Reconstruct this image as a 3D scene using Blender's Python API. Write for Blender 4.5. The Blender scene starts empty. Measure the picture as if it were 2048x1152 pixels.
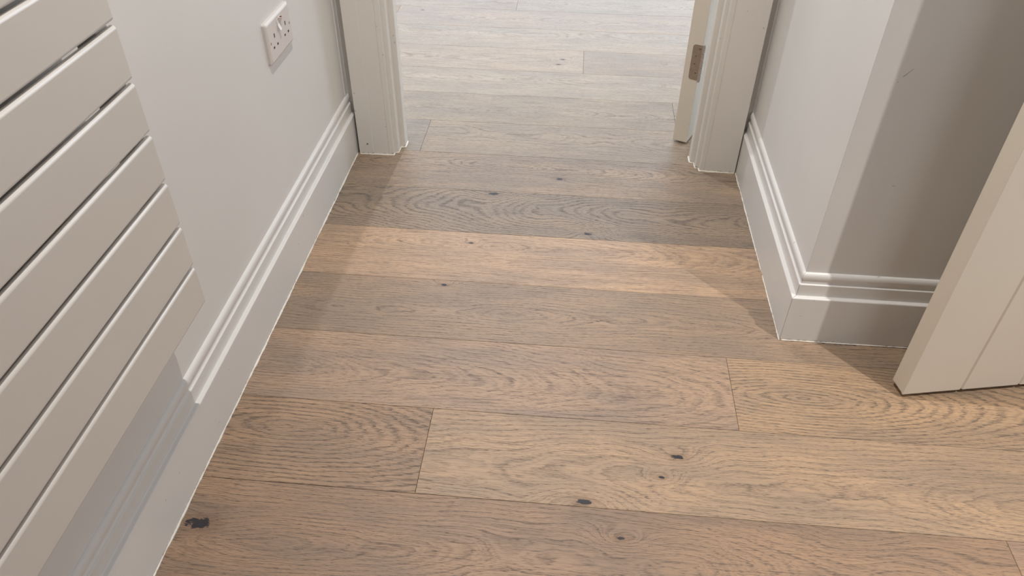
import bpy, bmesh, math, random
from mathutils import Matrix, Vector
random.seed(7)
scene = bpy.context.scene
COL = scene.collection

# ------------------------------------------------------------------ camera
RX, RY, RZ, FPX = 0.694395675, 0.0111845441, -0.0807791922, 1529.31252
def cam_basis():
    cz, sz = math.cos(RZ), math.sin(RZ)
    F = Vector((sz*math.cos(RX), cz*math.cos(RX), -math.sin(RX)))
    R = Vector((cz, -sz, 0.0)); U = R.cross(F)
    c, s = math.cos(RY), math.sin(RY)
    return c*R + s*U, -s*R + c*U, F
R_, U_, F_ = cam_basis()
cd = bpy.data.cameras.new('camera'); cam = bpy.data.objects.new('camera', cd); COL.objects.link(cam)
m = Matrix.Identity(4)
for i in range(3):
    m[i][0], m[i][1], m[i][2] = R_[i], U_[i], -F_[i]
m[2][3] = 1.15
cam.matrix_world = m
cd.sensor_fit = 'HORIZONTAL'; cd.sensor_width = 36.0; cd.lens = FPX/2048*36.0
cd.clip_start = 0.02
scene.camera = cam

# ------------------------------------------------------------------ world, lights, exposure
w = bpy.data.worlds.new('world'); scene.world = w; w.use_nodes = True
w.node_tree.nodes['Background'].inputs[0].default_value = (0.75, 0.86, 1.0, 1)
w.node_tree.nodes['Background'].inputs[1].default_value = 0.6
scene.view_settings.view_transform = 'Standard'
scene.view_settings.look = 'None'
scene.view_settings.exposure = -0.16
scene.view_settings.gamma = 1.0
scene.view_settings.use_curve_mapping = False

def downlight(loc, power, color, radius=0.012, angle=118):
    l = bpy.data.lights.new('downlight', 'SPOT'); l.energy = power; l.color = color
    l.shadow_soft_size = radius; l.spot_size = math.radians(angle); l.spot_blend = 1.0
    o = bpy.data.objects.new('downlight', l); o.location = loc; COL.objects.link(o)
def daylight(loc, rot, sx, sy, power, color):
    l = bpy.data.lights.new('window_or_fill_light', 'AREA'); l.shape = 'RECTANGLE'
    l.size, l.size_y, l.energy, l.color = sx, sy, power, color
    o = bpy.data.objects.new('window_or_fill_light', l); o.location = loc
    o.rotation_euler = [math.radians(a) for a in rot]; COL.objects.link(o)
WARM = (1.0, 0.955, 0.905)
downlight((-0.06, 1.12, 2.37), 114, WARM)              # over the near end of the passage
downlight((1.32, 0.42, 2.37), 192, WARM, angle=96)              # room on the right of the camera
downlight((-0.45, 2.78, 2.37), 78, (0.98, 0.98, 1.0))  # just beyond the doorway
daylight((0.0, 5.95, 1.12), (90, 0, 180), 4.2, 1.9, 105, (0.76, 0.87, 1.0))   # far-room window
daylight((2.46, 4.40, 1.25), (90, 0, 90), 2.2, 1.6, 75, (0.74, 0.86, 1.0))   # added far-room side light, brightens the left architrave's inner strips
daylight((-2.46, 4.20, 1.25), (90, 0, -90), 2.2, 1.6, 10, (0.74, 0.89, 1.0))  # added far-room side light, brightens the right architrave's inner strips
daylight((2.36, -0.55, 1.5), (90, 0, 90), 1.7, 1.2, 4, (0.98, 0.96, 1.0))     # window to the right of the camera
daylight((1.70, -1.97, 1.5), (90, 0, 0), 1.2, 1.3, 11, (0.90, 0.97, 1.0))     # added unseen light behind the camera, brightens faces turned towards it

# ------------------------------------------------------------------ helpers
def link(name, bm, mat=None, parent=None, bevel=0.0, segs=2, smooth=False):
    bmesh.ops.recalc_face_normals(bm, faces=bm.faces)
    me = bpy.data.meshes.new(name); bm.to_mesh(me); bm.free()
    if smooth:
        for p in me.polygons: p.use_smooth = True
    o = bpy.data.objects.new(name, me); COL.objects.link(o)
    if mat: me.materials.append(mat)
    if parent: o.parent = parent
    if bevel:
        b = o.modifiers.new('bevel', 'BEVEL'); b.width = bevel; b.segments = segs
        b.limit_method = 'ANGLE'; b.angle_limit = math.radians(35)
    return o
def box(bm, a, b):
    x0, y0, z0 = a; x1, y1, z1 = b
    v = [bm.verts.new(p) for p in ((x0,y0,z0),(x1,y0,z0),(x1,y1,z0),(x0,y1,z0),(x0,y0,z1),(x1,y0,z1),(x1,y1,z1),(x0,y1,z1))]
    for f in ((0,3,2,1),(4,5,6,7),(0,1,5,4),(1,2,6,5),(2,3,7,6),(3,0,4,7)): bm.faces.new([v[i] for i in f])
def boxobj(name, a, b, mat, parent=None, bevel=0.0, segs=2):
    bm = bmesh.new(); box(bm, a, b); return link(name, bm, mat, parent, bevel, segs)
def prism(bm, rings, close=True):
    """rings: list of lists of 3-D points, each a closed outline of the same length"""
    vs = [[bm.verts.new(p) for p in r] for r in rings]
    n = len(rings[0])
    for a, b in zip(vs, vs[1:]):
        for i in range(n): bm.faces.new((a[i], a[(i+1)%n], b[(i+1)%n], b[i]))
    if close:
        bm.faces.new(vs[0][::-1]); bm.faces.new(vs[-1])
def tag(o, label=None, cat=None, group=None, kind=None):
    if label: o['label'] = label
    if cat: o['category'] = cat
    if group: o['group'] = group
    if kind: o['kind'] = kind
    return o

# ------------------------------------------------------------------ materials
def newmat(name):
    mt = bpy.data.materials.new(name); mt.use_nodes = True
    return mt, mt.node_tree, mt.node_tree.nodes['Principled BSDF']
class NT:
    def __init__(s, nt): s.nt = nt
    def n(s, t, **k):
        nd = s.nt.nodes.new(t)
        for a, b in k.items(): setattr(nd, a, b)
        return nd
    def put(s, sock, v):
        if isinstance(v, bpy.types.NodeSocket): s.nt.links.new(v, sock)
        elif v is not None: sock.default_value = v
    def math(s, op, a, b=None, c=None, clamp=False):
        nd = s.n('ShaderNodeMath', operation=op, use_clamp=clamp)
        s.put(nd.inputs[0], a); s.put(nd.inputs[1], b)
        if c is not None: s.put(nd.inputs[2], c)
        return nd.outputs[0]
    def xyz(s, x, y, z=0.0):
        nd = s.n('ShaderNodeCombineXYZ'); s.put(nd.inputs[0], x); s.put(nd.inputs[1], y); s.put(nd.inputs[2], z); return nd.outputs[0]
    def sep(s, v):
        nd = s.n('ShaderNodeSeparateXYZ'); s.put(nd.inputs[0], v); return nd.outputs
    def noise(s, vec, scale=1.0, detail=2.0, rough=0.5, dist=0.0):
        nd = s.n('ShaderNodeTexNoise'); s.put(nd.inputs['Vector'], vec); nd.inputs['Scale'].default_value = scale
        nd.inputs['Detail'].default_value = detail; nd.inputs['Roughness'].default_value = rough
        nd.inputs['Distortion'].default_value = dist
        return nd.outputs[0]
    def smooth(s, v, a, b, lo=0.0, hi=1.0):
        nd = s.n('ShaderNodeMapRange', interpolation_type='SMOOTHSTEP'); s.put(nd.inputs[0], v)
        for i, q in enumerate((a, b, lo, hi)): s.put(nd.inputs[i+1], q)
        return nd.outputs[0]
    def mix(s, f, a, b, blend='MIX'):
        nd = s.n('ShaderNodeMix', data_type='RGBA', blend_type=blend)
        s.put(nd.inputs[0], f); s.put(nd.inputs[6], a); s.put(nd.inputs[7], b); return nd.outputs[2]
    def attr(s, name):
        nd = s.n('ShaderNodeAttribute', attribute_type='OBJECT', attribute_name=name); return nd
    def bump(s, h, strength, dist):
        nd = s.n('ShaderNodeBump'); s.put(nd.inputs['Height'], h)
        nd.inputs['Strength'].default_value = strength; nd.inputs['Distance'].default_value = dist
        return nd.outputs[0]

def paint(name, col, rough=0.45, var=0.04, bumpd=0.00015, scale=350, dirt=None, stretch=(1,1,1), spec=0.4):
    mt, nt, b = newmat(name); N = NT(nt)
    tc = N.n('ShaderNodeTexCoord').outputs['Object']
    mp = N.n('ShaderNodeMapping'); nt.links.new(tc, mp.inputs[0]); mp.inputs['Scale'].default_value = stretch
    big = N.noise(tc, 3.0, 3.0)
    c = N.mix(N.smooth(big, 0.3, 0.7), tuple(q*(1-var) for q in col)+(1,), tuple(min(1, q*(1+var)) for q in col)+(1,))
    if dirt:
        z = N.sep(tc)[2]
        low = N.smooth(z, dirt, 0.0)
        sp = N.smooth(N.noise(tc, 130.0, 3.0, 0.6), 0.50, 0.62)
        c = N.mix(N.math('MULTIPLY', N.math('MULTIPLY', low, sp), 0.85), c, (0.16, 0.11, 0.07, 1))
        fl = N.smooth(N.noise(tc, 60.0, 1.0), 0.775, 0.79)
        c = N.mix(N.math('MULTIPLY', fl, 0.35), c, (0.25, 0.22, 0.19, 1))
    nt.links.new(c, b.inputs['Base Color'])
    b.inputs['Roughness'].default_value = rough
    b.inputs['Specular IOR Level'].default_value = spec
    nt.links.new(N.bump(N.noise(mp.outputs[0], scale, 2.0), 1.0, bumpd), b.inputs['Normal'])
    return mt
M_wall = paint('wall paint', (0.735, 0.715, 0.69), 0.6, 0.02, 0.00010, 420, spec=0.3)
M_room = paint('bounce-cutting room paint', (0.36, 0.345, 0.33), 0.7, 0.02)  # unseen near-room walls, darkened to cut bounced light
M_trim = paint('satin trim paint', (0.735, 0.715, 0.69), 0.32, 0.02, 0.00010, 260, dirt=0.008, stretch=(1,0.25,1))
M_case = paint('architrave paint', (0.73, 0.70, 0.65), 0.34, 0.02, 0.00002, 90, dirt=0.010, stretch=(1,1,0.12))
M_door = paint('door paint', (0.76, 0.695, 0.595), 0.42, 0.015, 0.00008, 300, stretch=(1,1,0.2))
M_ceil = paint('ceiling paint', (0.62, 0.61, 0.60), 0.8, 0.02)  # unseen ceiling, toned down to lower the bounced fill
M_rad = paint('radiator enamel', (0.68, 0.635, 0.585), 0.30, 0.01, 0.00003, 200, spec=0.45)
M_caulk = paint('caulk', (0.82, 0.78, 0.69), 0.5, 0.12, 0.0004, 300)
M_plast = paint('white moulded plastic', (0.68, 0.63, 0.60), 0.28, 0.01, 0.00001)
M_dark = paint('painted recess shade', (0.02, 0.018, 0.016), 0.7)  # near-black colour stands in for shade inside holes and gaps
M_sub = paint('subfloor', (0.035, 0.026, 0.018), 0.9)
M_scuff = paint('grey scuff', (0.17, 0.15, 0.14), 0.7)
M_red = paint('red switch marker', (0.10, 0.012, 0.012), 0.5)
def metal(name, col, rough):
    mt, nt, b = newmat(name); N = NT(nt)
    b.inputs['Metallic'].default_value = 1.0
    tc = N.n('ShaderNodeTexCoord').outputs['Object']
    v = N.smooth(N.noise(tc, 90.0, 3.0), 0.3, 0.7)
    nt.links.new(N.mix(v, tuple(c*0.9 for c in col)+(1,), col+(1,)), b.inputs['Base Color'])
    b.inputs['Roughness'].default_value = rough
    return mt
M_hinge = metal('satin nickel', (0.50, 0.44, 0.38), 0.42)
M_pin = metal('polished knuckle steel', (0.66, 0.62, 0.60), 0.25)
M_screw = metal('screw steel', (0.42, 0.37, 0.32), 0.35)

def make_oak():
    mt, nt, b = newmat('brushed oak'); N = NT(nt)
    P = N.sep(N.n('ShaderNodeTexCoord').outputs['Object']); x, y = P[0], P[1]
    seed = N.attr('seed').outputs['Fac']
    pith = N.sep(N.attr('pith').outputs['Vector'])      # offset across, depth, rings per metre
    amp = N.sep(N.attr('swing').outputs['Vector'])      # depth swing, sideways swing, line strength
    # jagged lengthwise displacement: pores start and stop at random
    jag = N.noise(N.xyz(N.math('MULTIPLY', x, 22.0), N.math('MULTIPLY', y, 420.0), seed), 1.0, 2.0, 0.6)
    xs = N.math('ADD', x, N.math('MULTIPLY', N.math('SUBTRACT', jag, 0.5), N.attr('jag').outputs['Fac']))
    n1 = N.noise(N.xyz(N.math('MULTIPLY', xs, 3.1), N.math('MULTIPLY', y, 4.0), seed), 1.0, 2.0, 0.5)
    n2 = N.noise(N.xyz(N.math('MULTIPLY', xs, 1.7), seed, N.math('MULTIPLY', y, 2.0)), 1.0, 1.0, 0.5)
    n3 = N.noise(N.xyz(N.math('MULTIPLY', xs, 14.0), N.math('MULTIPLY', y, 32.0), seed), 1.0, 3.0, 0.55)
    yy = N.math('ADD', N.math('SUBTRACT', y, pith[0]), N.math('MULTIPLY', N.math('SUBTRACT', n2, 0.5), amp[1]))
    cone = N.sep(N.attr('cone').outputs['Vector'])      # centre along the plank, taper, jaggedness
    zz = N.math('ADD', N.math('ADD', pith[1], N.math('MULTIPLY', cone[1], N.math('ABSOLUTE', N.math('SUBTRACT', xs, cone[0])))), N.math('MULTIPLY', N.math('SUBTRACT', n1, 0.5), amp[0]))
    r = N.math('SQRT', N.math('ADD', N.math('POWER', N.math('ABSOLUTE', yy), 2.0), N.math('POWER', N.math('ABSOLUTE', zz), 2.0)))
    Fv = N.math('ADD', N.math('MULTIPLY', r, pith[2]), N.math('MULTIPLY', n3, 0.9))
    core = None; halo = None
    kn = N.noise(N.xyz(N.math('MULTIPLY', x, 90.0), N.math('MULTIPLY', y, 160.0), seed), 1.0, 3.0, 0.65)
    for k in ('knot_a', 'knot_b', 'knot_c'):
        a = N.sep(N.attr(k).outputs['Vector'])          # x, y, radius
        dx = N.math('SUBTRACT', x, a[0]); dy = N.math('SUBTRACT', y, a[1])
        ux = N.math('DIVIDE', dx, N.math('MAXIMUM', N.math('MULTIPLY', a[2], 6.5), 0.0001))
        uy = N.math('DIVIDE', dy, N.math('MAXIMUM', N.math('MULTIPLY', a[2], 3.0), 0.0001))
        g = N.math('EXPONENT', N.math('MULTIPLY', N.math('ADD', N.math('MULTIPLY', ux, ux), N.math('MULTIPLY', uy, uy)), -1.0))
        Fv = N.math('ADD', Fv, N.math('MULTIPLY', g, 3.2))
        vx = N.math('DIVIDE', dx, N.math('MAXIMUM', N.math('MULTIPLY', a[2], 1.5), 0.0001))
        vy = N.math('DIVIDE', dy, N.math('MAXIMUM', N.math('MULTIPLY', a[2], 0.75), 0.0001))
        d = N.math('ADD', N.math('SQRT', N.math('ADD', N.math('MULTIPLY', vx, vx), N.math('MULTIPLY', vy, vy))), N.math('MULTIPLY', N.math('SUBTRACT', kn, 0.5), 1.9))
        c1 = N.smooth(d, 0.82, 0.62); h1 = N.smooth(d, 2.4, 0.7)
        core = c1 if core is None else N.math('MAXIMUM', core, c1)
        halo = h1 if halo is None else N.math('MAXIMUM', halo, h1)
    fr = N.math('FRACT', Fv)
    line = N.math('MULTIPLY', N.smooth(fr, 0.50, 0.86), N.smooth(fr, 1.0, 0.90))
    pore = N.noise(N.xyz(N.math('MULTIPLY', x, 75.0), N.math('MULTIPLY', y, 850.0), seed), 1.0, 2.0, 0.6)
    pore2 = N.noise(N.xyz(N.math('MULTIPLY', x, 9.0), N.math('MULTIPLY', N.math('ADD', y, N.math('MULTIPLY', n3, 0.010)), 430.0), seed), 1.0, 3.0, 0.68)
    pm = N.smooth(pore, 0.46, 0.60)
    dark = N.math('MULTIPLY', N.math('MULTIPLY', line, N.math('ADD', 0.34, N.math('MULTIPLY', pm, 0.66))), N.math('MULTIPLY', amp[2], N.math('ADD', 0.42, N.math('MULTIPLY', N.smooth(n3, 0.35, 0.65), 0.55))))
    fr2 = N.math('FRACT', N.math('ADD', N.math('MULTIPLY', Fv, 2.7), N.math('MULTIPLY', n3, 1.3)))
    line2 = N.math('MULTIPLY', N.math('MULTIPLY', N.smooth(fr2, 0.35, 0.80), N.smooth(fr2, 1.0, 0.86)), N.math('ADD', 0.12, N.math('MULTIPLY', pm, 0.30)))
    dark = N.math('ADD', dark, line2)
    streak = N.math('MULTIPLY', N.smooth(pore2, 0.47, 0.70), 0.52)
    fine = N.math('MULTIPLY', pm, 0.14)
    dark = N.math('ADD', dark, N.math('ADD', streak, fine), clamp=True)
    base = N.attr('tone').outputs['Color']
    cl = N.noise(N.xyz(N.math('MULTIPLY', x, 3.5), N.math('MULTIPLY', y, 16.0), seed), 1.0, 3.0, 0.55)
    base2 = N.mix(N.smooth(cl, 0.32, 0.68), N.mix(1.0, base, (0.84, 0.86, 0.90, 1), 'MULTIPLY'), N.mix(1.0, base, (1.12, 1.08, 1.03, 1), 'MULTIPLY'))
    lite = N.smooth(N.noise(N.xyz(N.math('MULTIPLY', x, 26.0), N.math('MULTIPLY', y, 640.0), seed), 1.0, 2.0, 0.6), 0.55, 0.75)
    base3 = N.mix(N.math('MULTIPLY', lite, 0.30), base2, N.mix(1.0, base, (1.35, 1.30, 1.25, 1), 'MULTIPLY'))
    grain = N.mix(1.0, base, (0.36, 0.37, 0.41, 1), 'MULTIPLY')
    c = N.mix(dark, base3, grain)
    c = N.mix(N.attr('glare_fade').outputs['Fac'], c, N.mix(1.0, base, (0.86, 0.86, 0.865, 1), 'MULTIPLY'))  # window glare painted in: flattens the grain contrast
    c = N.mix(N.math('MULTIPLY', halo, 0.45), c, N.mix(1.0, base, (0.50, 0.42, 0.38, 1), 'MULTIPLY'))
    c = N.mix(core, c, (0.022, 0.018, 0.022, 1))
    nt.links.new(c, b.inputs['Base Color'])
    rg = N.math('ADD', 0.44, N.math('MULTIPLY', dark, 0.25))
    nt.links.new(rg, b.inputs['Roughness'])
    b.inputs['Specular IOR Level'].default_value = 0.5
    hgt = N.math('SUBTRACT', N.math('MULTIPLY', N.noise(N.xyz(N.math('MULTIPLY', x, 40.0), N.math('MULTIPLY', y, 260.0), seed), 1.0, 2.0), 0.5), dark)
    nt.links.new(N.bump(hgt, 1.0, 0.00022), b.inputs['Normal'])
    return mt
M_oak = make_oak()

# ------------------------------------------------------------------ dimensions (metres), camera above (0,0)
XL, XLW = -0.622, -0.640      # left skirting face, left wall plane
XR, XRW = 0.484, 0.5025       # right skirting face, right wall plane
YF, YFW = 1.257, 1.2755       # skirting face and plane of the wall that faces the camera on the right
YB = 1.985                    # wall of the doorway, near side
YB2 = 2.100                   # its far side
H = 2.40

# ------------------------------------------------------------------ room shell
def struct(o, label, cat):
    return tag(o, label, cat, kind='structure')
# floor: screed base, planks are its parts
fl = boxobj('floor', (-2.6, -2.1, -0.06), (2.6, 6.1, -0.014), M_sub)
struct(fl, 'floor of wide grey-brown brushed oak planks laid across the passage', 'floor')

ROW0, PW = 0.7925, 0.1991
WT = (0.40, 0.275, 0.175)
rows = {
 # row index: list of (x0, x1, tone, pith(off,depth,freq), swing(depth,side,line), knots[(x,y,r)...])
 -3: [(-0.64, 0.5, (0.37,0.255,0.165), (0.0,0.03,150), (0.05,0.05,0.6), []), (0.5, 2.4, (0.40,0.275,0.18), (0.02,0.04,130), (0.05,0.05,0.6), [])],
 -2: [(-0.64, -0.1, (0.36,0.25,0.165), (0.0,0.03,150), (0.05,0.05,0.6), []), (-0.1, 1.8, (0.40,0.28,0.185), (0.02,0.04,130), (0.05,0.05,0.6), [])],
 -1: [(-0.64, 0.780, (0.385,0.265,0.178), (-0.03,0.050,120), (0.12,0.10,0.50), [(-0.590,0.698,0.018),(0.130,0.736,0.0065)]),
      (0.780, 2.4, (0.42,0.29,0.205), (0.03,0.05,120), (0.06,0.05,0.5), [])],
  0: [(-0.64, -0.233, (0.355,0.245,0.160), (0.02,0.010,120), (0.085,0.03,1.0), []),
      (-0.233, 1.9, (0.42,0.305,0.205), (-0.03,0.035,135), (0.085,0.05,0.62), [(0.066,0.803,0.011),(0.238,0.917,0.0095),(0.206,0.868,0.005)]),
      ],
  1: [(-0.64, 0.362, (0.350,0.254,0.180), (-0.01,0.040,165), (0.06,0.05,0.62), []),
      (0.362, 2.3, (0.42,0.30,0.195), (0.02,0.006,150), (0.055,0.03,0.92), [])],
  2: [(-0.64, 1.4, (0.345,0.255,0.180), (0.0,0.045,150), (0.08,0.06,0.62), [(-0.270,1.372,0.0065)]),
      (1.4, 2.4, (0.38,0.27,0.18), (0.0,0.045,150), (0.08,0.06,0.6), [])],
  3: [(-0.64, 0.50, (0.47,0.335,0.225), (0.02,0.075,160), (0.09,0.05,0.48), [(-0.230,1.543,0.0055)])],
  4: [(-0.64, 0.50, (0.30,0.235,0.172), (0.015,0.020,170), (0.12,0.05,0.80), [(-0.196,1.776,0.011),(0.063,1.612,0.008)])],
  5: [(-0.64, 0.50, (0.37,0.285,0.205), (0.03,0.06,150), (0.10,0.06,0.62), [(-0.018,1.871,0.010)])],
  6: [(-0.64, -0.442, (0.34,0.285,0.22), (0.0,0.03,140), (0.08,0.06,0.45), []),
      (-0.442, 1.6, (0.40,0.32,0.235), (0.02,0.09,150), (0.08,0.05,0.60), [])],
  7: [(-2.4, 0.334, (0.40,0.325,0.24), (0.0,0.035,170), (0.07,0.04,0.60), []), (0.334, 2.4, (0.38,0.31,0.225), (0,0.04,140), (0.06,0.04,0.5), [])],
  8: [(-1.2, 1.0, (0.42,0.345,0.26), (0.03,0.07,150), (0.09,0.05,0.60), []), (-2.4,-1.2,WT,(0,.04,140),(.06,.04,.5),[]), (1.0,2.4,WT,(0,.04,140),(.06,.04,.5),[])],
  9: [(-1.6, 0.035, (0.44,0.35,0.26), (0.0,0.06,150), (0.08,0.05,0.5), [(-0.040,2.700,0.007),(-0.055,2.655,0.007)]),
      (0.035, 1.9, (0.38,0.30,0.225), (0.0,0.03,140), (0.09,0.06,0.6), [])],
 10: [(-2.4, 0.9, (0.43,0.35,0.265), (0.05,0.08,150), (0.08,0.05,0.5), []), (0.9, 2.4, WT, (0,.04,140), (.06,.04,.5), [])],
 11: [(-0.74, 1.3, (0.43,0.34,0.26), (0.0,0.05,150), (0.08,0.05,0.55), [(-0.640,3.14,0.006)]), (-2.4,-0.74,WT,(0,.04,140),(.06,.04,.5),[])],
 12: [(-2.2, -0.254, (0.42,0.34,0.26), (0.0,0.05,150), (0.08,0.05,0.5), []), (-0.254, 1.8, (0.41,0.34,0.26), (0.0,0.05,150), (0.08,0.05,0.5), [])],
}
for k in range(13, 26):
    j = random.uniform(-1.5, 1.5)
    for a, b_ in ((-2.4, j), (j, 2.4)):
        t = random.uniform(0.38, 0.43)
        rows.setdefault(k, []).append((a, b_, (t, t*0.79, t*0.60), (0, 0.05, 145), (0.07, 0.05, 0.5), []))
for k in range(-14, -3):
    j = random.uniform(0.0, 1.8)
    for a, b_ in ((-0.64, j), (j, 2.4)):
        t = random.uniform(0.34, 0.41)
        rows.setdefault(k, []).append((a, b_, (t, t*0.70, t*0.47), (0, 0.05, 140), (0.07, 0.05, 0.5), []))
CONES = {   # (row, index): centre along x (world), taper, (pith across, depth, rings per metre), (swing, sideways, line strength), jag
 (0,0): (-0.52, 0.24, (0.025,0.004,105), (0.045,0.03,1.45), 0.050),
 (0,1): (1.20, 0.075, (-0.030,0.012,120), (0.070,0.05,0.70), 0.040),
 (1,0): (-0.60, 0.11, (-0.01,0.020,150), (0.060,0.05,0.65), 0.035),
 (1,1): (0.50, 0.21, (0.0,0.002,135), (0.030,0.03,1.35), 0.036),
 (2,0): (-0.10, 0.06, (-0.01,0.020,140), (0.060,0.05,0.62), 0.035),
 (3,0): (-0.24, 0.10, (0.045,0.010,150), (0.040,0.03,0.55), 0.035),
 (4,0): (0.62, 0.14, (0.015,0.010,150), (0.110,0.05,1.25), 0.040),
 (5,0): (-0.15, 0.10, (0.035,0.010,150), (0.060,0.04,0.75), 0.030),
 (7,0): (-0.25, 0.07, (-0.01,0.008,150), (0.050,0.03,0.65), 0.030),
 (-1,0): (-0.50, 0.09, (-0.01,0.010,125), (0.120,0.08,0.65), 0.030),
}
TF = {(-1,0): 0.87, (0,0): 1.06, (1,0): 1.14, (1,1): 1.02, (0,1): 1.0, (2,0): 1.04, (3,0): 1.03, (4,0): 1.04}
SEEDS = {(0,0): 4.3, (1,1): 12.7, (4,0): 31.9}
n_pl = 0
for k in sorted(rows):
    for i, (x0, x1, tone, pith, swing, knots) in enumerate(rows[k]):
        y0 = ROW0 + PW*k; g = 0.0003
        L = x1 - x0 - 2*g; hw = PW/2 - g; b1 = 0.0006; zt = 0.0; t = 0.0135
        bm = bmesh.new()
        lo = [(0,-hw,-t),(L,-hw,-t),(L,hw,-t),(0,hw,-t)]
        mid = [(0,-hw,-b1),(L,-hw,-b1),(L,hw,-b1),(0,hw,-b1)]
        top = [(b1,-hw+b1,0),(L-b1,-hw+b1,0),(L-b1,hw-b1,0),(b1,hw-b1,0)]
        prism(bm, [lo, mid, top])
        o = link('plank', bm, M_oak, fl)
        oy = y0 + PW/2
        o.location = (x0+g, oy, 0.0)
        cn = (0.0, 0.0, 0.030)
        if (k, i) in CONES:
            q = CONES[(k, i)]; pith, swing = q[2], q[3]; cn = (q[0]-x0-g, q[1], q[4])
        o['cone'] = (cn[0], cn[1], 0.0); o['jag'] = cn[2]
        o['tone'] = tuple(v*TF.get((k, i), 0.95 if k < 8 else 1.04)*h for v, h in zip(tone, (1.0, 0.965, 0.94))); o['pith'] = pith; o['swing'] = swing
        o['glare_fade'] = 0.0 if k < 6 else (0.2 if k < 8 else 0.4)  # far rows get the painted glare
        o['seed'] = SEEDS.get((k, i), 3.0 + 7.31*n_pl % 97)
        for nm, kk in zip(('knot_a','knot_b','knot_c'), list(knots)+[(-50,-50,0.001)]*3):
            o[nm] = (kk[0]-x0-g, kk[1]-oy, kk[2]) if kk[0] > -40 else (-50.0, -50.0, 0.001)
        n_pl += 1

# walls
wl = boxobj('wall_left', (-0.76, -2.1, 0.0), (XLW, YB, H), M_wall)
struct(wl, 'pale grey painted wall on the left behind the radiator and socket', 'wall')
bm = bmesh.new(); box(bm, (XLW-0.001, 1.962, 0.178), (XLW+0.0022, YB, H-0.01))
link('scribe_strip', bm, M_wall, wl, 0.001)
struct(boxobj('wall_right', (XRW, YFW+0.0017, 0.0), (0.64, YB, H), M_wall),
       'pale painted side wall on the right of the doorway passage', 'wall')
bm = bmesh.new(); box(bm, (XRW, YFW, 0.0), (1.20, YFW+0.0006, H)); box(bm, (0.6406, YFW+0.0006, 0), (1.20, 1.40, H))
struct(link('wall_front', bm, M_wall), 'half-shaded grey wall behind the open door on the right', 'wall')
fw = bpy.data.objects['wall_front']
for (x0_, z0_, x1_, z1_) in ((0.5560,0.6030,0.5690,0.6180), (0.5500,0.5925,0.5512,0.5940), (0.6060,0.3900,0.6120,0.3902)):
    bm = bmesh.new(); dx_, dz_ = x1_-x0_, z1_-z0_; q = math.hypot(dx_, dz_); nx_, nz_ = -dz_/q*0.0004, dx_/q*0.0004
    prism(bm, [[(x0_+nx_, y_, z0_+nz_), (x0_-nx_, y_, z0_-nz_), (x1_-nx_*0.4, y_, z1_-nz_*0.4), (x1_+nx_*0.4, y_, z1_+nz_*0.4)] for y_ in (YFW-0.0001, YFW+0.0003)])
    link('scuff_mark', bm, M_scuff, fw)
bm = bmesh.new(); box(bm, (1.20, 1.36, 0), (1.60, 1.46, H)); box(bm, (1.49, 0.72, 0), (1.60, 1.36, H))
box(bm, (1.60, 1.20, 0), (2.40, 1.32, H))
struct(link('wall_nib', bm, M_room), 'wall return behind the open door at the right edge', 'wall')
# wall of the doorway, either side and above
bm = bmesh.new()
box(bm, (-2.5, YB, 0), (-0.530, YB2, H)); box(bm, (0.400, YB, 0), (2.5, YB2, H)); box(bm, (-0.530, YB, 2.03), (0.400, YB2, H))
struct(link('wall_doorway', bm, M_wall), 'narrow shaded wall margins beside the doorway surround', 'wall')
# far room
def side_wall(name, xa, xb, ya, yb, label):
    bm = bmesh.new()
    box(bm, (xa, YB2, 0), (xb, 6.0, 0.40)); box(bm, (xa, YB2, 2.10), (xb, 6.0, H)); box(bm, (xa, YB2, 0.40), (xb, ya, 2.10)); box(bm, (xa, yb, 0.40), (xb, 6.0, 2.10))
    struct(link(name, bm, M_wall), label, 'wall')
side_wall('wall_far_left', -2.6, -2.5, 3.05, 5.35, 'left wall of the room beyond the doorway')
side_wall('wall_far_right', 2.5, 2.6, 3.25, 5.55, 'right wall of the room beyond the doorway')
bm = bmesh.new()
box(bm, (-2.6, 6.0, 0), (2.6, 6.1, 0.14)); box(bm, (-2.6, 6.0, 2.10), (2.6, 6.1, H)); box(bm, (-2.6, 6.0, 0.14), (-2.13, 6.1, 2.10)); box(bm, (2.13, 6.0, 0.14), (2.6, 6.1, 2.10))
struct(link('wall_far_back', bm, M_wall), 'window wall of the room beyond the doorway', 'wall')
# near room
bm = bmesh.new()
box(bm, (2.4, -2.1, 0), (2.5, 1.32, 0.88)); box(bm, (2.4, -2.1, 2.12), (2.5, 1.32, H)); box(bm, (2.4, -2.1, 0.88), (2.5, -1.42, 2.12)); box(bm, (2.4, 0.32, 0.88), (2.5, 1.32, 2.12))
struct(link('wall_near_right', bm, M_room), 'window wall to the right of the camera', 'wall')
bm = bmesh.new()
box(bm, (-0.76, -2.1, 0), (2.5, -2.0, 0.84)); box(bm, (-0.76, -2.1, 2.16), (2.5, -2.0, H)); box(bm, (-0.76, -2.1, 0.84), (1.09, -2.0, 2.16)); box(bm, (2.31, -2.1, 0.84), (2.5, -2.0, 2.16))
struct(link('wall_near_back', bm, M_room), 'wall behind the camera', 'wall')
struct(boxobj('ceiling', (-2.6, -2.1, H), (2.6, 6.1, H+0.08), M_ceil), 'flat ceiling, greyed to cut bounced light', 'ceiling')

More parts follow.
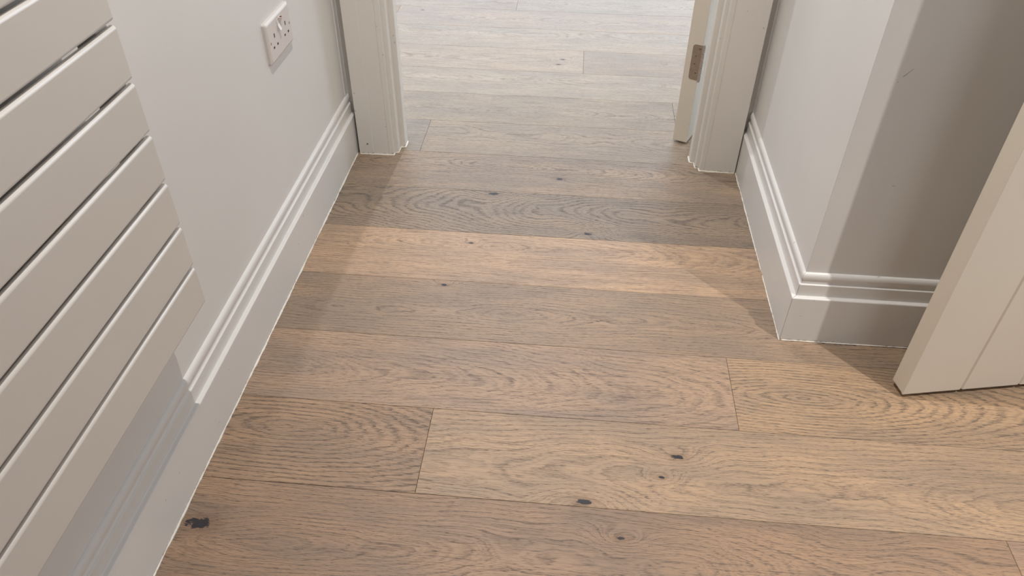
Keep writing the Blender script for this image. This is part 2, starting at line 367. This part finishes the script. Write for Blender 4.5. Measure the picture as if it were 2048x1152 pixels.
# ------------------------------------------------------------------ skirting
PROF = [(0,0.0),(0,0.1176),(0.0004,0.1192),(0.0014,0.1202),(0.0084,0.1210),(0.0089,0.1220),(0.0090,0.1490),(0.0094,0.1503),
        (0.0120,0.1513),(0.0128,0.1530),(0.0134,0.1560),(0.0128,0.1590),(0.0116,0.1610),(0.0109,0.1635),(0.0107,0.1662),
        (0.0110,0.1695),(0.0120,0.1728),(0.0138,0.1754),(0.0160,0.1768),(0.0184,0.1774),(0.0184,0.0)]
def skirt(name, fn_a, fn_b, label):
    bm = bmesh.new()
    n = 24
    rings = []
    for t in range(n+1):
        s = t/n
        ra = []
        for d, z in PROF:
            a, b_ = Vector(fn_a(d, z)), Vector(fn_b(d, z)); ra.append(tuple(a.lerp(b_, s)))
        rings.append(ra)
    prism(bm, rings)
    o = link(name, bm, M_trim)
    for i, p in enumerate(o.data.polygons): p.use_smooth = False
    e = o.modifiers.new('bev', 'BEVEL'); e.width = 0.0006; e.segments = 2; e.limit_method = 'ANGLE'; e.angle_limit = math.radians(38)
    return tag(o, label, 'skirting board', kind='structure')
bl = skirt('baseboard_left', lambda d, z: (XL-d, -2.0, z), lambda d, z: (XL-d, YB, z),
      'white moulded skirting board along the left wall under the radiator')
gp = 0.0003
br = skirt('baseboard_right', lambda d, z: (XR+d, YF+d+gp, z), lambda d, z: (XR+d, YB, z),
      'white moulded skirting board running from the doorway to the outer corner')
bf = skirt('baseboard_front', lambda d, z: (XR+d+gp, YF+d, z), lambda d, z: (1.20, YF+d, z),
      'white moulded skirting board behind the open door on the right')

# caulk beads: thin wavering tubes
def bead(name, pts, rad, parent, seed, wob=0.0006, step=0.006, mat=None):
    rn = random.Random(seed)
    P = []
    for a, b_ in zip(pts, pts[1:]):
        a, b_ = Vector(a), Vector(b_); n = max(1, int((b_-a).length/step))
        for i in range(n): P.append(a.lerp(b_, i/n))
    P.append(Vector(pts[-1]))
    rings = []; ph = rn.uniform(0, 9); w1 = 0.0
    for i, p in enumerate(P):
        t = (P[min(i+1, len(P)-1)] - P[max(i-1, 0)]).normalized()
        s = Vector((t.y, -t.x, 0))
        s = s.normalized() if s.length > 1e-6 else Vector((1,0,0))
        w1 = 0.8*w1 + rn.gauss(0, wob*0.5)
        r = rad*(1.0 + 0.28*math.sin(i*0.21+ph) + rn.uniform(-0.22, 0.28))
        if rn.random() < 0.02: r *= 1.5
        c = p + s*w1
        rings.append([tuple(c + s*(r*math.cos(q)) + Vector((0,0,r*1.1*math.sin(q)))) for q in [j*math.pi/4 for j in range(8)]])
    bm = bmesh.new(); prism(bm, rings)
    o = link(name, bm, mat or M_caulk, parent, smooth=True)
    return o
bead('caulk_bead', [(XL+0.0002,-0.2,0.0006),(XL+0.0002,1.953,0.0006)], 0.0019, bl, 1)
bead('caulk_bead', [(XR-0.0002,YF,0.0006),(XR-0.0002,1.955,0.0006)], 0.0015, br, 2)
bead('caulk_bead', [(XR+0.004,YF-0.0003,0.0012),(1.2,YF-0.0003,0.0022)], 0.0011, bf, 3, wob=0.0002)
bead('gap_line', [(XR+0.070,YF-0.0004,-0.0008),(1.2,YF-0.0012,0.0002)], 0.0014, bf, 5, wob=0.0003, mat=M_dark)  # dark tube painted in as the shaded gap under the skirting

# ------------------------------------------------------------------ door surround (architrave and lining)
left = [(-0.6150,1.9850),(-0.6150,1.9530),(-0.6142,1.9522),(-0.5735,1.9528),(-0.5725,1.9536),(-0.5300,1.9545),(-0.5292,1.9563),(-0.5275,1.9563),(-0.5268,1.9550),
        (-0.5140,1.9562),(-0.5130,1.9572),(-0.5130,1.9695),(-0.5030,1.9715),(-0.5018,1.9728),(-0.5015,2.0035),(-0.4895,2.0050),(-0.4880,2.0065),(-0.4880,2.0400),
        (-0.5050,2.0400),(-0.5050,2.1000),(-0.5300,2.1000),(-0.5300,1.9850)]
right = [(0.4810,1.9850),(0.4810,1.9535),(0.4802,1.9525),(0.3960,1.9545),(0.3952,1.9563),(0.3936,1.9563),(0.3928,1.9550),
         (0.3815,1.9555),(0.3800,1.9568),(0.3798,1.9700),(0.3712,1.9715),(0.3700,1.9730),(0.3698,1.9995),(0.3590,2.0010),(0.3572,2.0028),(0.3570,2.0350),
         (0.3750,2.0350),(0.3750,2.0980),(0.4000,2.0980),(0.4000,1.9850)]
def casing(name, pts, label):
    bm = bmesh.new(); prism(bm, [[(x, y, 0.0) for x, y in pts], [(x, y, 2.03) for x, y in pts]])
    return struct(link(name, bm, M_case, None, 0.0005, 2), label, 'architrave')
cl_ = casing('trim_1', left, 'stepped cream architrave on the left of the doorway')
cr_ = casing('trim_2', right, 'stepped cream architrave on the right beside the hinged door')
bm = bmesh.new(); box(bm, (-0.615, 1.953, 2.03), (0.481, 2.098, 2.10))
struct(link('trim_3', bm, M_case), 'head of the door surround', 'architrave')
def contour(pts, i0, i1, off):
    return [(x, y-off, 0.0010) for x, y in pts[i0:i1]]
bead('caulk_bead', contour(left, 2, 18, 0.0014), 0.0019, cl_, 11, wob=0.0005, step=0.004)
bead('caulk_bead', [(x-0.0008, y-0.0012, 0.0010) for x, y in right[2:16]], 0.0018, cr_, 12, wob=0.0005, step=0.004)
bead('caulk_bead', [(0.4828,1.9520,0.0),(0.4828,1.9520,0.0012)], 0.0018, cr_, 14)
# nail dimple on the left architrave
bm = bmesh.new(); bmesh.ops.create_circle(bm, cap_ends=True, radius=0.0026, segments=14, matrix=Matrix.Translation((-0.5885,1.9523,0.0345)) @ Matrix.Rotation(math.pi/2, 4, 'X'))
bmesh.ops.solidify(bm, geom=bm.faces[:], thickness=0.0004)
link('nail_head', bm, metal('dull nail', (0.35,0.33,0.31), 0.6), cl_)

# ------------------------------------------------------------------ door at the doorway (hinged on the right, open into the far room)
def frame(origin, ux, uy):
    mm = Matrix.Identity(4); ux = Vector(ux).normalized(); uy = Vector(uy).normalized(); uz = Vector((0,0,1))
    for i in range(3): mm[i][0], mm[i][1], mm[i][2], mm[i][3] = ux[i], uy[i], uz[i], origin[i]
    return mm
# local x: along the edge from left to hinge side, local y: along the leaf, away from the camera
ang = math.atan2(-0.0183, 0.0416)
ux = (math.cos(ang), math.sin(ang), 0); uy = (-math.sin(ang), math.cos(ang), 0)
d1 = boxobj('door_1', (0, 0, 0), (0.044, 0.76, 1.98), M_door, None, 0.0012)
d1.matrix_world = frame((0.3150, 2.1225, 0.008), ux, uy)
struct(d1, 'cream door standing open beyond the doorway with its hinge edge showing', 'door')
def plate(w_, h_, t_, r, sides=('l',)):
    """outline in x-z with the left corners rounded"""
    pts = [(w_,0),(w_,h_)]
    for c0, c1, a0 in ((r, h_-r, 90), (r, r, 180)):
        for i in range(7):
            a = math.radians(a0 + i*15); pts.append((c0+r*math.cos(a), c1+r*math.sin(a)))
    return pts
hz0, hh = 0.2005, 0.1030
bm = bmesh.new(); pt = plate(0.0275, hh, 0.001, 0.0085)
prism(bm, [[(0.0170+a, -0.0008, hz0+b_) for a, b_ in pt], [(0.0170+a, 0.0005, hz0+b_) for a, b_ in pt]])
hg = link('hinge', bm, M_hinge, d1, 0.0003)
for i, (sx, sz) in enumerate(((0.0375, 0.0925), (0.0290, 0.0705), (0.0285, 0.0475), (0.0355, 0.0215)) ):
    bm = bmesh.new()
    mt_ = Matrix.Translation((sx, -0.0010, hz0+sz)) @ Matrix.Rotation(math.pi/2, 4, 'X')
    bmesh.ops.create_cone(bm, cap_ends=True, radius1=0.0038, radius2=0.0032, depth=0.0008, segments=16, matrix=mt_)
    for a in (0.4, 0.4+math.pi/2):
        b2 = bmesh.new()
        box(b2, (-0.0018,-0.0004,-0.0002),(0.0018,0.0004,0.0002))
        me = bpy.data.meshes.new('t'); b2.to_mesh(me); b2.free()
        me.transform(Matrix.Translation((sx, -0.00155, hz0+sz)) @ Matrix.Rotation(math.pi/2, 4, 'X') @ Matrix.Rotation(a, 4, 'Z')); bm.from_mesh(me)
    link('screw', bm, M_screw, hg)
    bm = bmesh.new(); bmesh.ops.create_cone(bm, cap_ends=True, radius1=0.0012, radius2=0.0012, depth=0.0006, segments=10, matrix=Matrix.Translation((sx, -0.0016, hz0+sz)) @ Matrix.Rotation(math.pi/2, 4, 'X'))
    link('screw_socket', bm, M_dark, hg)  # dark disc painted as the shade in the driver recess
nk = 5; kh = hh/nk
for i in range(nk):
    bm = bmesh.new()
    bmesh.ops.create_cone(bm, cap_ends=True, radius1=0.0046, radius2=0.0046, depth=kh-0.0012, segments=18, matrix=Matrix.Translation((0.0480, -0.0022, hz0+kh*(i+0.5))))
    link('knuckle', bm, M_pin, hg, 0.0003, smooth=False)
bm = bmesh.new(); bmesh.ops.create_cone(bm, cap_ends=True, radius1=0.0038, radius2=0.0038, depth=hh+0.004, segments=14, matrix=Matrix.Translation((0.0480, -0.0022, hz0+hh/2)))
link('hinge_pin', bm, M_hinge, hg)

# ------------------------------------------------------------------ boarded door at the right edge (open against the wall)
p0 = Vector((0.6975, 1.1065, 0.012)); ux = Vector((0.979, 0.202, 0)); uy = Vector((-0.202, 0.979, 0))
d2 = boxobj('door_2', (0.0008, 0.0040, 0), (0.7620, 0.0415, 1.98), M_door, None, 0.0012)
d2.matrix_world = frame(p0, ux, uy)
struct(d2, 'cream boarded door standing ajar at the right edge', 'door')
bw = 0.1255; xx = 0.0
i = 0
while xx < 0.76:
    x1 = min(xx+bw, 0.762)
    bm = bmesh.new()
    c = 0.0030
    l0 = 0.0006 if i == 0 else c
    pts = [(xx, 0.0042), (xx, 0.0+ (0.0006 if i == 0 else c)), (xx+l0, 0.0), (x1-c, 0.0), (x1-0.0003, c), (x1-0.0003, 0.0042)]
    prism(bm, [[(a, b_, 0.0) for a, b_ in pts], [(a, b_, 1.98) for a, b_ in pts]])
    link('board', bm, M_door, d2, 0.0004)
    xx = x1; i += 1

# ------------------------------------------------------------------ radiator
RX0 = -0.565; ZB = 0.3412; PITCH = 0.0760; SH = 0.0712; TH = 0.011
YE = 0.8850; YS = -0.15
rad = bpy.data.objects.new('radiator', None); COL.objects.link(rad); rad.location = (RX0-TH/2, (YE+YS)/2, ZB)
tag(rad, 'cream radiator of flat horizontal panels hung on the left wall', 'radiator')
def rpart(name, bm, mat=M_rad, bevel=0.0, segs=2, smooth=False):
    bm.transform(Matrix.Translation(-Vector(rad.location)))
    return link(name, bm, mat, rad, bevel, segs, smooth)
first = None
for k in range(23):
    if first is None:
        bm = bmesh.new(); r = 0.0053; pts = []
        for cx, cz, a0 in ((-r, SH-r, 0), (-TH+r, SH-r, 90), (-TH+r, r, 180), (-r, r, 270)):
            for i in range(7):
                a = math.radians(a0+i*15); pts.append((cx+r*math.cos(a), cz+r*math.sin(a)))
        # end rings slightly drawn in for a soft end
        rings = []
        for y_, s in ((YS, .0008), (YS+.0012, 0), (YE-.0012, 0), (YE, .0008)):
            rings.append([(RX0 + a + (s if a < -TH/2 else -s), y_, ZB + b_ + (s if b_ < SH/2 else -s)) for a, b_ in pts])
        prism(bm, rings)
        first = rpart('panel', bm, smooth=False)
        for p in first.data.polygons: p.use_smooth = abs(p.normal.y) < 0.3 and abs(p.normal.x) < 0.999
    else:
        o = first.copy(); COL.objects.link(o); o.parent = rad; o.location.z = first.location.z + PITCH*k
for y0, y1 in ((YE-0.030, YE-0.0015), (YS+0.0015, YS+0.030)):
    bm = bmesh.new(); box(bm, (RX0-TH-0.030, y0, ZB+0.004), (RX0-TH+0.0010, y1, ZB+PITCH*23-0.006))
    rpart('header_tube', bm, M_rad, 0.003, 3)
for y0 in (YE-0.20, YS+0.17):
    for zc in (ZB+0.25, ZB+1.35):
        bm = bmesh.new(); box(bm, (XLW+0.0006, y0, zc), (RX0-TH, y0+0.025, zc+0.05)); rpart('wall_bracket', bm, M_rad, 0.001)

# ------------------------------------------------------------------ double socket
SY0, SY1, SZ0, SZ1 = 1.4885, 1.6345, 0.4725, 0.5600
sk = bpy.data.objects.new('wall_socket', None); COL.objects.link(sk); sk.location = (XLW, (SY0+SY1)/2, (SZ0+SZ1)/2)
tag(sk, 'white double wall socket with rocker switches on the left wall', 'socket')
# local: u along +y, v up, n = +x
def spart(name, bm, mat, bevel=0, segs=2, parent=None, smooth=False):
    return link(name, bm, mat, parent or sk, bevel, segs, smooth)
W, Hh, T = 0.146, 0.0875, 0.009
def rrect(w_, h_, r, n=6):
    pts = []
    for cx, cy, a0 in ((w_/2-r, h_/2-r, 0), (-w_/2+r, h_/2-r, 90), (-w_/2+r, -h_/2+r, 180), (w_/2-r, -h_/2+r, 270)):
        for i in range(n+1):
            a = math.radians(a0+i*90/n); pts.append((cx+r*math.cos(a), cy+r*math.sin(a)))
    return pts
bm = bmesh.new()
rings = []
for n_, ins in ((0, 0.0), (0.0058, 0.0), (0.0066, 0.0012), (0.0082, 0.0034), (0.0090, 0.0058)):
    rings.append([(n_, u, v) for u, v in rrect(W-2*ins, Hh-2*ins, 0.004)])
prism(bm, rings)
fp = spart('face_plate', bm, M_plast)
for cu in (-0.0355, 0.0355):
    for (du, dv, a, b_) in ((0, 0.0085, 0.0042, 0.0085), (-0.0112, -0.0135, 0.0068, 0.0044), (0.0112, -0.0135, 0.0068, 0.0044)):
        # dark block painted as the slot's inner shade, with a pale lip
        bm = bmesh.new(); box(bm, (0.0085, cu+du-a/2, dv-b_/2), (0.00925, cu+du+a/2, dv+b_/2))
        spart('pin_slot', bm, M_dark, parent=fp)
        bm = bmesh.new(); box(bm, (0.0085, cu+du-a/2-0.0004, dv-b_/2-0.0016), (0.00945, cu+du+a/2+0.0004, dv-b_/2))
        spart('slot_lip', bm, M_plast, 0.0002, parent=fp)
for cu in (-0.0603, 0.0603):
    bm = bmesh.new(); bmesh.ops.create_cone(bm, cap_ends=True, radius1=0.0027, radius2=0.0027, depth=0.0008, segments=14, matrix=Matrix.Translation((0.0090, cu, 0)) @ Matrix.Rotation(math.pi/2, 4, 'Y'))
    spart('fixing_screw', bm, M_screw, parent=fp)
for i, cu in enumerate((-0.0058, 0.0058)):
    bm = bmesh.new(); vs = []
    # wedge rocker: one pressed at the top, the other pressed at the bottom
    top_n, bot_n = ((0.0095, 0.0155) if i == 0 else (0.0165, 0.0095))
    vb, vt = 0.0095, 0.0335
    prof = [(0.0080, vb), (bot_n, vb), (0.0108, (vb+vt)/2), (top_n, vt), (0.0080, vt)]
    prism(bm, [[(n_, cu-0.0052, v) for n_, v in prof], [(n_, cu+0.0052, v) for n_, v in prof]])
    rk = spart('rocker_switch', bm, M_plast, 0.0004, 2, parent=fp)
    if i == 1:
        bm = bmesh.new(); box(bm, (0.0115, cu-0.0030, vt-0.0003), (0.0158, cu+0.0030, vt+0.0004)); spart('red_marker', bm, M_red, parent=fp)
